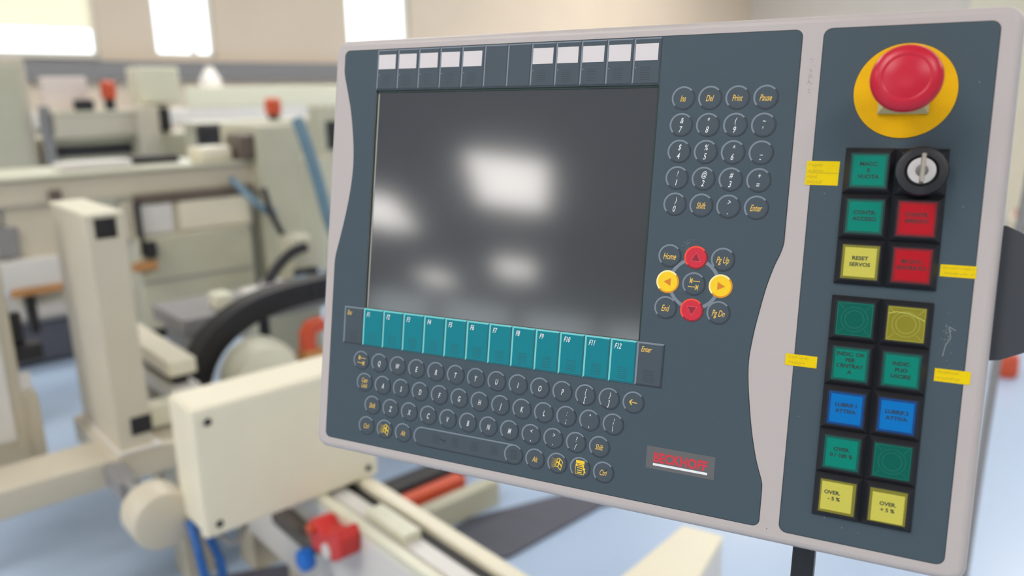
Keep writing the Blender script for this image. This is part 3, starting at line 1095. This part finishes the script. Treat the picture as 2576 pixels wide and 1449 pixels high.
# long bed with guide rails running towards the viewer
bed = thing('rail_bed', (0.985, 1.9, 0.0), 'beige machine bed with pale guide rails running to the bottom edge', 'machine bed')
solid('bed_body', bed, M_PALE, 0.90, 1.03, 0.16, 1.07, 2.45, 0.465, 0.008)
solid('edge_profile', bed, M_GREENP, 0.90, 1.03, 0.465, 0.928, 2.45, 0.487, 0.003)
solid('guide_rail', bed, M_CREAM, 1.030, 1.03, 0.465, 1.070, 2.45, 0.487, 0.003)
solid('groove', bed, M_DARK, 0.998, 1.04, 0.462, 1.028, 2.43, 0.470, 0.001)
solid('slide_strip', bed, M_PALE, 0.948, 1.04, 0.463, 0.996, 2.43, 0.474, 0.002)
solid('slide_block', bed, M_GREENP, 0.945, 1.46, 0.474, 0.998, 1.64, 0.50, 0.004)
for y in (1.12, 2.0, 2.38):
    solid('leg', bed, M_MACH, 0.91, y - 0.06, 0.0, 1.06, y + 0.06, 0.165, 0.004)

# square junction box with screws in its corners
jb = thing('junction_box', (0.84, 1.88, 0.488), 'large blank cream junction box with corner screws, left of the keyboard', 'junction box')
solid('body', jb, M_CREAM, 0.597, 1.83, 0.4885, 1.085, 1.975, 0.826, 0.012)
solid('lid', jb, M_CREAM, 0.590, 1.80, 0.4885, 1.092, 1.832, 0.832, 0.010)
for x, z in ((0.628, 0.794), (1.058, 0.794), (0.628, 0.522), (1.058, 0.522)):
    bolt(jb, x, 1.802, z, 0.010)

# upright square-tube post
po_ = thing('upright_post', (0.62, 2.6, 0.52), 'thick cream upright post with square dark openings, far left', 'post')
part('body', MB().box(0.575, 2.425, 0.52, 0.670, 2.80, 1.232), M_MACH, po_, bevel=0.004)
me = MB().poly([(0.575, 0.52), (0.670, 0.52), (0.670, 1.232), (0.575, 1.232)], 0.0, 0.027, [[(0.592, 1.166), (0.653, 1.166), (0.653, 1.226), (0.592, 1.226)]]).mesh('front_plate')
me.transform(Matrix(((1, 0, 0, 0), (0, 0, -1, 2.426), (0, 1, 0, 0), (0, 0, 0, 1))))
me.transform(Matrix.Translation(-po_.location))
link('front_plate', me, M_MACH, po_)
solid('top_cap', po_, M_CREAM, 0.572, 2.398, 1.232, 0.673, 2.803, 1.242, 0.004)
solid('opening', po_, M_DARK, 0.588, 2.416, 1.160, 0.657, 2.4265, 1.230, 0.001)
solid('foot_opening', po_, M_DARK, 0.612, 2.394, 0.566, 0.672, 2.41, 0.622, 0.002)
solid('foot_plate', po_, M_PALE, 0.565, 2.385, 0.516, 0.69, 2.82, 0.524, 0.002)

# low cross beam carrying the post
cb = thing('cross_beam', (0.2, 2.5, 0.0), 'low beige cross beam on legs under the upright post', 'beam')
solid('beam', cb, M_MACH, -0.25, 2.40, 0.425, 0.56, 2.58, 0.513, 0.008)
solid('foot_block', cb, M_MACH, 0.55, 2.39, 0.425, 0.83, 2.54, 0.515, 0.008)
solid('foot_block', cb, M_MACH, 0.55, 2.53, 0.425, 0.72, 2.84, 0.515, 0.008)
for x in (-0.15, 0.77):
    solid('leg', cb, M_MACH, x - 0.045, 2.42, 0.0, x + 0.045, 2.54, 0.43, 0.004)
solid('bracket', cb, M_GREY, 0.52, 2.24, 0.44, 0.575, 2.41, 0.50, 0.004)

# control cabinet at the left edge
cn = thing('machine_cabinet', (0.0, 2.8, 0.0), 'tall beige machine cabinet cut off by the left picture edge', 'cabinet')
solid('leg', cn, M_MACH, 0.06, 2.9, 0.0, 0.12, 2.96, 0.42, 0.004)
solid('body', cn, M_MACH, 0.05, 2.66, 0.41, 0.395, 3.1, 1.36, 0.01)
solid('door', cn, M_PALE, 0.09, 2.645, 0.55, 0.36, 2.66, 1.30, 0.006)
solid('side_box', cn, M_MACH, 0.385, 2.67, 0.36, 0.435, 2.9, 0.68, 0.008)
solid('latch', cn, M_DARK, 0.39, 2.68, 0.78, 0.47, 2.74, 0.83, 0.004)
solid('cable_gland', cn, M_DARK, 0.40, 2.70, 0.83, 0.43, 2.73, 0.93, 0.004)
solid('hinge', cn, M_PALE, 0.39, 2.655, 0.70, 0.42, 2.67, 0.755, 0.002)

# hand wheel on its shaft
hw = thing('hand_wheel', (0.545, 2.0, 0.497), 'round beige hand wheel hanging left of the junction box', 'wheel')
part('wheel', MB().lathe([(0.060, 1.945), (0.074, 1.949), (0.078, 1.956), (0.078, 2.05), (0.070, 2.056)], 48, (0.545, 0, 0.497), 'Y'), M_MACH, hw, angle=0.6)
part('shaft', MB().lathe([(0.014, 2.05), (0.014, 2.245)], 16, (0.545, 0, 0.497), 'Y'), M_GREY, hw)

# blue hose loop and grey cable under the junction box
bh = MB().tube(smooth_path([(0.60, 1.93, 0.484), (0.595, 1.88, 0.43), (0.597, 1.86, 0.36), (0.61, 1.86, 0.31), (0.64, 1.87, 0.30), (0.648, 1.88, 0.36), (0.635, 1.90, 0.43), (0.62, 1.935, 0.484)]), 0.012).build('blue_hose', M_BLUE, smooth=True)
tag(bh, 'blue hose loop hanging between the hand wheel and junction box', 'hose')
gc = MB().tube(smooth_path([(0.64, 1.9, 0.49), (0.655, 1.86, 0.44), (0.68, 1.85, 0.425), (0.72, 1.87, 0.45), (0.76, 1.9, 0.49)]), 0.007).build('grey_cable', M_GREY, smooth=True)
tag(gc, 'grey cable sagging under the junction box corner', 'cable')

# red clamp with a blue knob at the side of the bed
rc = thing('red_clamp', (0.86, 1.70, 0.42), 'bright red forked clamp with a pale sticker at the bed side', 'clamp')
prf = [(1.735, 0.388), (1.625, 0.398), (1.590, 0.425), (1.585, 0.475), (1.600, 0.502), (1.640, 0.470), (1.690, 0.462), (1.715, 0.478), (1.745, 0.470), (1.76, 0.44)]
me = MB().poly(prf, 0.0, 0.062).mesh('body', bevel=0.006)
me.transform(Matrix(((0, 0, 1, 0.838), (1, 0, 0, 0), (0, 1, 0, 0), (0, 0, 0, 1))))
me.transform(Matrix.Translation(-rc.location))
link('body', me, M_REDCL, rc)
part('sticker', MB().lathe([(0.020, 0.832), (0.020, 0.838)], 20, (0, 1.655, 0.420), 'X'), M_PALE, rc)
part('fork_bolt', MB().lathe([(0.014, 0.825), (0.014, 0.84)], 16, (0, 1.725, 0.455), 'X'), M_ORANGE, rc)
part('mounting_bolt', MB().lathe([(0.010, 0.84), (0.010, 0.905)], 16, (0, 1.66, 0.440), 'X'), M_GREY, rc)
kb = thing('shut_off_valve', (0.86, 1.80, 0.36), 'blue round knob on a brown valve body below the red clamp', 'knob')
part('knob', MB().lathe([(0.022, 0.815), (0.030, 0.820), (0.032, 0.835), (0.028, 0.85)], 28, (0, 1.775, 0.340), 'X'), M_KNOB, kb, angle=0.6)
part('valve_body', MB().lathe([(0.026, 0.855), (0.030, 0.86), (0.030, 0.90)], 24, (0, 1.80, 0.360), 'X'), M_BROWN, kb, angle=0.6)
solid('pipe', kb, M_BROWN, 0.852, 1.80, 0.335, 0.902, 2.02, 0.385, 0.01)

cr = thing('steel_crate', (1.0, 5.6, 0.0), 'dark grey steel crate on the floor behind the upright post', 'crate')
solid('body', cr, mat('dark blue grey steel', (0.10, 0.10, 0.125), 0.5), 0.62, 5.25, 0.02, 1.35, 6.0, 0.27, 0.01)
solid('rim', cr, M_GREY, 0.60, 5.23, 0.27, 1.37, 6.02, 0.30, 0.004)
for x in (0.66, 1.28):
    solid('skid', cr, M_DARK, x - 0.03, 5.25, 0.0, x + 0.03, 6.0, 0.022, 0.002)

# slide beam behind the post
sb = thing('slide_beam', (0.85, 3.0, 0.0), 'white slide beam running back beside the upright post', 'beam')
solid('upper_rail', sb, M_CREAM, 0.80, 2.60, 0.645, 0.895, 3.7, 0.700, 0.006)
solid('lower_rail', sb, M_PALE, 0.80, 2.58, 0.555, 0.895, 3.7, 0.610, 0.006)
solid('web', sb, M_DARK, 0.825, 2.62, 0.60, 0.87, 3.68, 0.65, 0.002)
for y in (2.95, 3.55):
    solid('leg', sb, M_MACH, 0.815, y - 0.05, 0.0, 0.88, y + 0.05, 0.56, 0.004)
solid('end_plate', sb, M_GREENP, 0.70, 2.50, 0.53, 0.80, 2.57, 0.60, 0.004)

# black cable chain arching over a pale motor cover
cc = thing('cable_chain', (1.1, 2.8, 0.0), 'thick black cable chain arching down behind the junction box', 'cable chain')
path = smooth_path([(0.93, 2.78, 0.30), (0.930, 2.78, 0.48), (0.955, 2.78, 0.585), (1.01, 2.78, 0.675), (1.10, 2.78, 0.742), (1.21, 2.78, 0.785), (1.36, 2.78, 0.805), (1.60, 2.78, 0.81), (1.95, 2.78, 0.80)], 5)
for i in range(0, len(path) - 1):
    a, b = path[i], path[i + 1]
    e = (b - a) * 0.06
    part('link', MB().tube([a - e, b + e], 0, flat=(0.085, 0.10)), M_DARK, cc)
solid('stand_plate', cc, M_DARK, 0.86, 2.68, 0.0, 1.0, 2.9, 0.31, 0.004)
mc = thing('motor_cover', (1.18, 2.75, 0.0), 'pale rounded motor cover under the black cable chain', 'motor cover')
part('cover', MB().lathe([(0.06, 2.56), (0.115, 2.58), (0.135, 2.62), (0.135, 2.70)], 40, (1.14, 0, 0.56), 'Y'), M_GREENP, mc, angle=0.7)
solid('pedestal', mc, M_MACH, 1.06, 2.58, 0.0, 1.24, 2.70, 0.52, 0.006)
rl = thing('red_lever', (1.30, 2.62, 0.60), 'small orange red lever beside the motor cover', 'lever')
part('arm', MB().tube([(1.315, 2.62, 0.60), (1.32, 2.62, 0.68), (1.335, 2.62, 0.705), (1.385, 2.62, 0.71)], 0, flat=(0.045, 0.05)), M_ORANGE, rl)
solid('mount', rl, M_WOOD, 1.29, 2.58, 0.0, 1.37, 2.66, 0.62, 0.006)
tray = thing('tool_tray', (1.3, 3.1, 0.0), 'grey bench of small parts behind the cable chain', 'bench')
solid('bench_top', tray, M_GREY, 1.0, 3.0, 0.66, 2.2, 3.35, 0.72, 0.004)
for x in (1.06, 2.12):
    solid('leg', tray, M_GREY, x - 0.03, 3.02, 0.0, x + 0.03, 3.3, 0.665, 0.003)
for i, (x, dx, h, m_, lb) in enumerate(((1.16, 0.07, 0.06, M_GREENP, 'pale green block on the grey bench'), (1.29, 0.08, 0.05, M_PALE, 'pale grey block on the grey bench'), (1.42, 0.05, 0.04, M_ORANGE, 'orange block on the grey bench'), (1.53, 0.08, 0.06, M_STEELBLUE, 'light blue block on the grey bench'))):
    o = MB().box(x, 3.05, 0.72, x + dx, 3.15, 0.72 + h).build('parts_block', m_, bevel=0.008)
    tag(o, lb, 'block', 'small parts on the grey bench')

# gantry with its tool head
ga = thing('gantry', (1.3, 4.3, 0.0), 'beige gantry beam with a wide tool head hanging below it', 'gantry')
solid('beam', ga, M_MACH, 0.36, 4.10, 1.085, 1.93, 4.55, 1.205, 0.01)
solid('beam_top', ga, M_GREENP, 0.34, 4.08, 1.205, 1.95, 4.60, 1.222, 0.004)
solid('left_column', ga, M_MACH, 0.36, 4.15, 0.0, 0.52, 4.55, 1.09, 0.01)
solid('hanger', ga, M_MACH, 0.66, 4.12, 0.62, 0.86, 4.3, 1.09, 0.01)
solid('motor', ga, M_GREY, 0.60, 4.10, 0.86, 0.70, 4.2, 1.0, 0.01)
solid('pale_tray', ga, M_PALE, 0.60, 4.06, 0.72, 0.88, 4.2, 0.85, 0.006)
solid('tray_strip', ga, M_WOOD, 0.62, 4.04, 0.69, 0.88, 4.08, 0.72, 0.004)
solid('tray_foot', ga, M_DARK, 0.68, 4.08, 0.50, 0.72, 4.14, 0.69, 0.004)
solid('sensor', ga, M_BROWN, 0.84, 4.07, 1.10, 0.89, 4.10, 1.15, 0.006)
solid('right_column', ga, M_MACH2, 1.83, 4.02, 0.0, 2.07, 4.5, 1.40, 0.012)
solid('tool_head', ga, M_MACH2, 1.17, 4.02, 0.42, 1.75, 4.3, 0.89, 0.012)
solid('shaft', ga, M_BROWN, 1.20, 4.03, 1.045, 1.80, 4.1, 1.095, 0.01)
solid('head_frame', ga, M_MACH, 1.14, 4.05, 0.88, 1.78, 4.2, 1.06, 0.006)
solid('front_plate', ga, M_PALE, 1.205, 4.035, 0.90, 1.36, 4.052, 1.045, 0.003)
solid('front_plate', ga, M_CREAM, 1.395, 4.035, 0.90, 1.755, 4.052, 1.045, 0.003)
solid('slot', ga, M_DARK, 1.185, 4.01, 0.80, 1.205, 4.05, 1.07, 0.002)
solid('dark_bracket', ga, M_DARK, 1.20, 3.98, 0.79, 1.25, 4.03, 0.87, 0.003)
solid('brass_block', ga, M_WOOD, 1.13, 3.97, 0.735, 1.24, 4.02, 0.775, 0.003)
solid('cable_tray', ga, M_DARK, 1.24, 4.30, 1.222, 1.52, 4.42, 1.26, 0.01)
solid('drive_motor', ga, M_BROWN, 1.75, 4.05, 1.222, 1.85, 4.25, 1.36, 0.02)
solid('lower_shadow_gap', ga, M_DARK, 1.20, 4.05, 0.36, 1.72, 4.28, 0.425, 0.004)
solid('head_seam', ga, M_GREY, 1.17, 4.015, 0.66, 1.75, 4.025, 0.668, 0.001)
solid('white_cover', ga, M_CREAM, 1.56, 4.12, 1.222, 1.74, 4.3, 1.30, 0.02)
solid('junction_cover', ga, M_PALE, 0.92, 4.15, 1.222, 1.24, 4.3, 1.262, 0.01)

# hoses beside the gantry column
def hose(pts, r, m, label, name='hose', cat='hose', group=None):
    o = MB().tube(smooth_path(pts), r).build(name, m, smooth=True)
    return tag(o, label, cat, group)


hose([(1.93, 3.75, 1.44), (1.96, 3.72, 1.30), (2.0, 3.70, 1.10), (2.03, 3.68, 0.92), (2.09, 3.66, 0.72), (2.16, 3.64, 0.55)], 0.032, M_STEELBLUE, 'thick steel blue hose curving down beside the screen edge')
hose([(1.69, 4.06, 1.13), (1.70, 3.90, 1.06), (1.75, 3.84, 0.99), (1.82, 3.88, 0.955), (1.88, 4.03, 0.95)], 0.018, M_STEELBLUE, 'short steel blue hose at the right of the tool head')
hose([(1.74, 3.8, 1.10), (1.76, 3.78, 0.98), (1.80, 3.76, 0.86)], 0.016, M_DARK, 'straight black cable leaning beside the tool head', 'black_cable', 'cable')
hose([(1.82, 3.55, 0.82), (1.74, 3.55, 0.80), (1.64, 3.55, 0.72), (1.575, 3.55, 0.60), (1.565, 3.55, 0.45), (1.565, 3.55, 0.0)], 0.026, M_DARK, 'black cable bending over the tool head corner', 'black_cable', 'cable')
vb = thing('valve_block', (1.86, 3.7, 0.0), 'pale valve block with dark connector beside the gantry column', 'valve')
solid('body', vb, M_MACH2, 1.80, 3.66, 0.60, 1.93, 3.85, 0.86, 0.03)
solid('connector', vb, M_DARK, 1.80, 3.62, 0.62, 1.92, 3.68, 0.69, 0.01)
solid('cap', vb, M_PALE, 1.64, 3.60, 0.55, 1.74, 3.75, 0.66, 0.03)
solid('stand', vb, M_MACH2, 1.62, 3.66, 0.0, 1.94, 3.85, 0.60, 0.01)

# machines further back
fb_ = thing('far_cabinet', (1.2, 8.0, 0.0), 'far beige cabinet at the upper left picture edge', 'cabinet')
solid('body', fb_, M_MACH, 0.8, 8.0, 0.0, 1.62, 8.6, 1.90, 0.02)
solid('door', fb_, M_MACH2, 0.84, 7.985, 0.3, 1.56, 8.0, 1.84, 0.01)
solid('plinth', fb_, M_GREY, 0.82, 7.99, 0.0, 1.60, 8.0, 0.1, 0.004)
fm = thing('far_machine', (2.3, 8.0, 0.0), 'far beige processing machine with a box on its column', 'machine')
solid('bed', fm, M_MACH2, 1.66, 8.0, 0.0, 3.2, 8.8, 1.22, 0.02)
solid('beam', fm, M_MACH, 1.75, 7.85, 1.24, 2.60, 8.1, 1.43, 0.02)
solid('beam_top', fm, M_GREENP, 1.73, 7.84, 1.43, 2.62, 8.15, 1.45, 0.006)
solid('column', fm, M_MACH, 2.42, 7.75, 0.95, 2.60, 7.9, 1.48, 0.015)
solid('control_box', fm, M_GREENP, 2.52, 8.0, 1.50, 2.92, 8.3, 1.84, 0.02)
solid('control_box_foot', fm, M_MACH, 2.62, 8.05, 1.22, 2.8, 8.25, 1.505, 0.01)
solid('dark_opening', fm, M_DARK, 2.64, 7.97, 1.24, 2.78, 8.05, 1.46, 0.01)
solid('dark_slot', fm, M_DARK, 1.70, 7.98, 1.05, 2.40, 8.01, 1.15, 0.006)
solid('drive_box', fm, M_DARK, 1.95, 7.90, 1.45, 2.10, 8.0, 1.55, 0.01)
solid('hose_bracket', fm, M_GREY, 1.66, 7.90, 0.9, 1.74, 8.0, 1.50, 0.01)
ws = MB().box(1.74, 8.12, 1.45, 2.12, 8.16, 1.75).build('white_sheet', mat('white sheet', (0.80, 0.70, 0.64), 0.6), bevel=0.01)
tag(ws, 'upright pinkish white sheet on the far machine', 'sheet')


def beacon(x, y, z, label, r=0.06, h=0.12, foot=0.06):
    b = thing('signal_lamp', (x, y, z), label, 'signal lamp', 'red signal lamps on the far machines')
    part('lamp', MB().lathe([(r * 0.92, z + foot), (r, z + foot + 0.01), (r, z + foot + h - 0.02), (r * 0.7, z + foot + h)], 24, (x, y, 0)), M_ORANGE, b, angle=0.6)
    part('base', MB().lathe([(r * 0.7, z), (r * 0.7, z + foot + 0.004)], 20, (x, y, 0)), M_DARK, b)


beacon(2.26, 8.0, 1.453, 'orange red signal lamp between white sheet and control box', 0.065, 0.16, 0.10)
solid('lamp_arm', fm, M_PALE, 2.2, 7.95, 1.43, 2.35, 8.05, 1.452, 0.004)
fm2 = thing('far_press', (3.5, 7.0, 0.0), 'far greenish machine block behind the gantry column', 'machine')
solid('body', fm2, M_MACH2, 2.75, 7.0, 0.0, 4.05, 7.6, 1.30, 0.03)
solid('top_plate', fm2, M_GREENP, 2.72, 6.97, 1.30, 4.08, 7.62, 1.335, 0.01)
solid('dark_panel', fm2, M_BROWN, 2.80, 6.98, 0.95, 3.05, 7.01, 1.22, 0.01)
beacon(3.42, 7.1, 1.335, 'orange red signal lamp left of the screen edge', 0.075, 0.15, 0.05)
solid('spindle_motor', fm2, M_DARK, 2.62, 6.85, 1.10, 2.86, 7.0, 1.33, 0.05)
solid('rail', fm2, M_GREY, 3.08, 6.95, 0.70, 3.40, 7.0, 0.78, 0.01)
solid('rail', fm2, M_DARK, 3.08, 6.95, 0.85, 3.40, 7.0, 0.95, 0.01)
cnv = thing('conveyor', (3.6, 9.5, 0.0), 'far long grey conveyor frame under the window wall', 'conveyor')
solid('bed', cnv, M_PALE, 1.7, 10.0, 1.25, 8.5, 10.6, 1.42, 0.02)
solid('guard', cnv, M_GREENP, 3.7, 10.0, 1.42, 8.5, 10.1, 1.68, 0.02)
for x in (2.2, 5.0, 8.0):
    solid('leg', cnv, M_MACH, x - 0.08, 10.1, 0.0, x + 0.08, 10.5, 1.26, 0.01)
mon = thing('far_monitor', (4.0, 6.4, 0.0), 'black monitor on a beige stand beside the screen edge', 'monitor')
solid('stand', mon, M_MACH2, 3.42, 6.3, 0.0, 3.95, 6.7, 1.02, 0.02)
solid('housing', mon, M_MACH2, 3.50, 6.35, 1.00, 3.95, 6.6, 1.46, 0.02)
solid('display', mon, M_DARK, 3.54, 6.335, 1.08, 3.93, 6.352, 1.33, 0.006)
pr_ = thing('white_bottle', (4.15, 10.2, 1.42), 'bright white rounded bottle on the far conveyor', 'bottle')
part('body', MB().lathe([(0.07, 1.42), (0.13, 1.46), (0.14, 1.75), (0.08, 1.86), (0.05, 1.90)], 28, (4.15, 10.32, 0)), mat('white plastic', (0.85, 0.80, 0.75), 0.4), pr_, angle=0.7)
part('cap', MB().lathe([(0.05, 1.89), (0.05, 1.94)], 20, (4.15, 10.32, 0)), M_PALE, pr_)

# cover in front of the panel's foot and bars on the floor
ct = thing('machine_cover', (1.3, 0.93, 0.0), 'long white machine cover below the logo plate', 'machine cover')
CV = [(1.02, 0.970), (1.20, 0.830), (1.509, 0.927), (1.48, 1.023)]
part('body', MB().poly(CV, 0.0, 0.485), M_PALE, ct, bevel=0.006)
part('top', MB().poly(CV, 0.485, 0.50), M_CREAM, ct, bevel=0.003)
fbx = thing('floor_frame', (1.5, 2.15, 0.0), 'beige and red bars lying on the floor behind the panel', 'frame')
solid('beige_bar', fbx, M_MACH2, 1.12, 2.09, 0.0, 1.80, 2.15, 0.10, 0.006)
solid('red_bar', fbx, M_ORANGE, 1.30, 2.22, 0.0, 1.74, 2.28, 0.09, 0.006)
solid('dark_bar', fbx, M_DARK, 1.12, 2.30, 0.0, 1.80, 2.40, 0.10, 0.006)
mt = MB().poly([(1.40, 2.05), (1.64, 2.08), (2.0, 1.97), (2.4, 1.80), (2.35, 1.70), (2.06, 1.80), (1.582, 1.79), (1.42, 1.86)], 0.0, 0.012).build('floor_patch', M_FLOOR_DARK, bevel=0.003)  # flat dark sheet shaped as the cast shadow on the floor
tag(mt, 'dark shadow patch on the blue floor below the control panel', 'floor patch')
mt = MB().poly([(0.76, 2.40), (1.12, 2.22), (1.10, 1.70), (0.62, 1.90)], 0.0, 0.012).build('floor_patch', M_FLOOR_DARK, bevel=0.003)  # flat dark sheet on the floor under the junction box
tag(mt, 'dark patch on the blue floor under the junction box', 'floor patch')

# things seen past the right edge
sh = thing('storage_rack', (6.2, 1.5, 0.0), 'white shelf rack with brown boards past the right panel edge', 'rack')
for z in (0.15, 0.42, 0.56, 0.66):
    solid('shelf', sh, M_CREAM, 5.9, 0.9, z, 6.4, 1.66, z + 0.022, 0.004)
for y in (0.9, 1.64):
    solid('upright', sh, M_PALE, 5.9, y, 0.0, 5.94, y + 0.03, 0.75, 0.003)
for i, (z, h, m_, lb) in enumerate(((0.682, 0.06, M_ORANGE, 'orange board on the top shelf of the white rack'), (0.582, 0.05, M_WOOD, 'brown board on the second shelf of the white rack'), (0.442, 0.08, M_WOOD, 'thick brown board on the third shelf of the white rack'))):
    o = MB().box(5.95, 0.95, z, 6.35, 1.6, z + h).build('board', m_, bevel=0.004)
    tag(o, lb, 'board', 'boards on the white rack')
pl = thing('hall_pillar', (6.9, 1.9, 0.0), 'cream hall pillar seen past the right panel edge', 'pillar')
solid('shaft', pl, M_CREAM, 6.75, 1.72, 0.0, 7.1, 2.3, 7.0, 0.01)
solid('base', pl, M_PALE, 6.70, 1.68, 0.0, 7.15, 2.34, 0.12, 0.01)
hose([(2.0, 0.512, 1.70), (1.985, 0.515, 1.40), (1.975, 0.52, 1.20), (1.97, 0.525, 1.0), (1.965, 0.53, 0.6), (1.96, 0.53, 0.0)], 0.010, M_GREY, 'grey hanging cable beside the dark side cover', 'hanging_cable', 'cable')
pb = MB().lathe([(0.05, 0.0), (0.06, 0.02), (0.055, 0.11), (0.04, 0.13)], 24, (4.7, 1.205, 0.0)).build('orange_bucket', M_ORANGE, angle=0.7)
tag(pb, 'small orange tub on the floor past the right panel edge', 'tub')
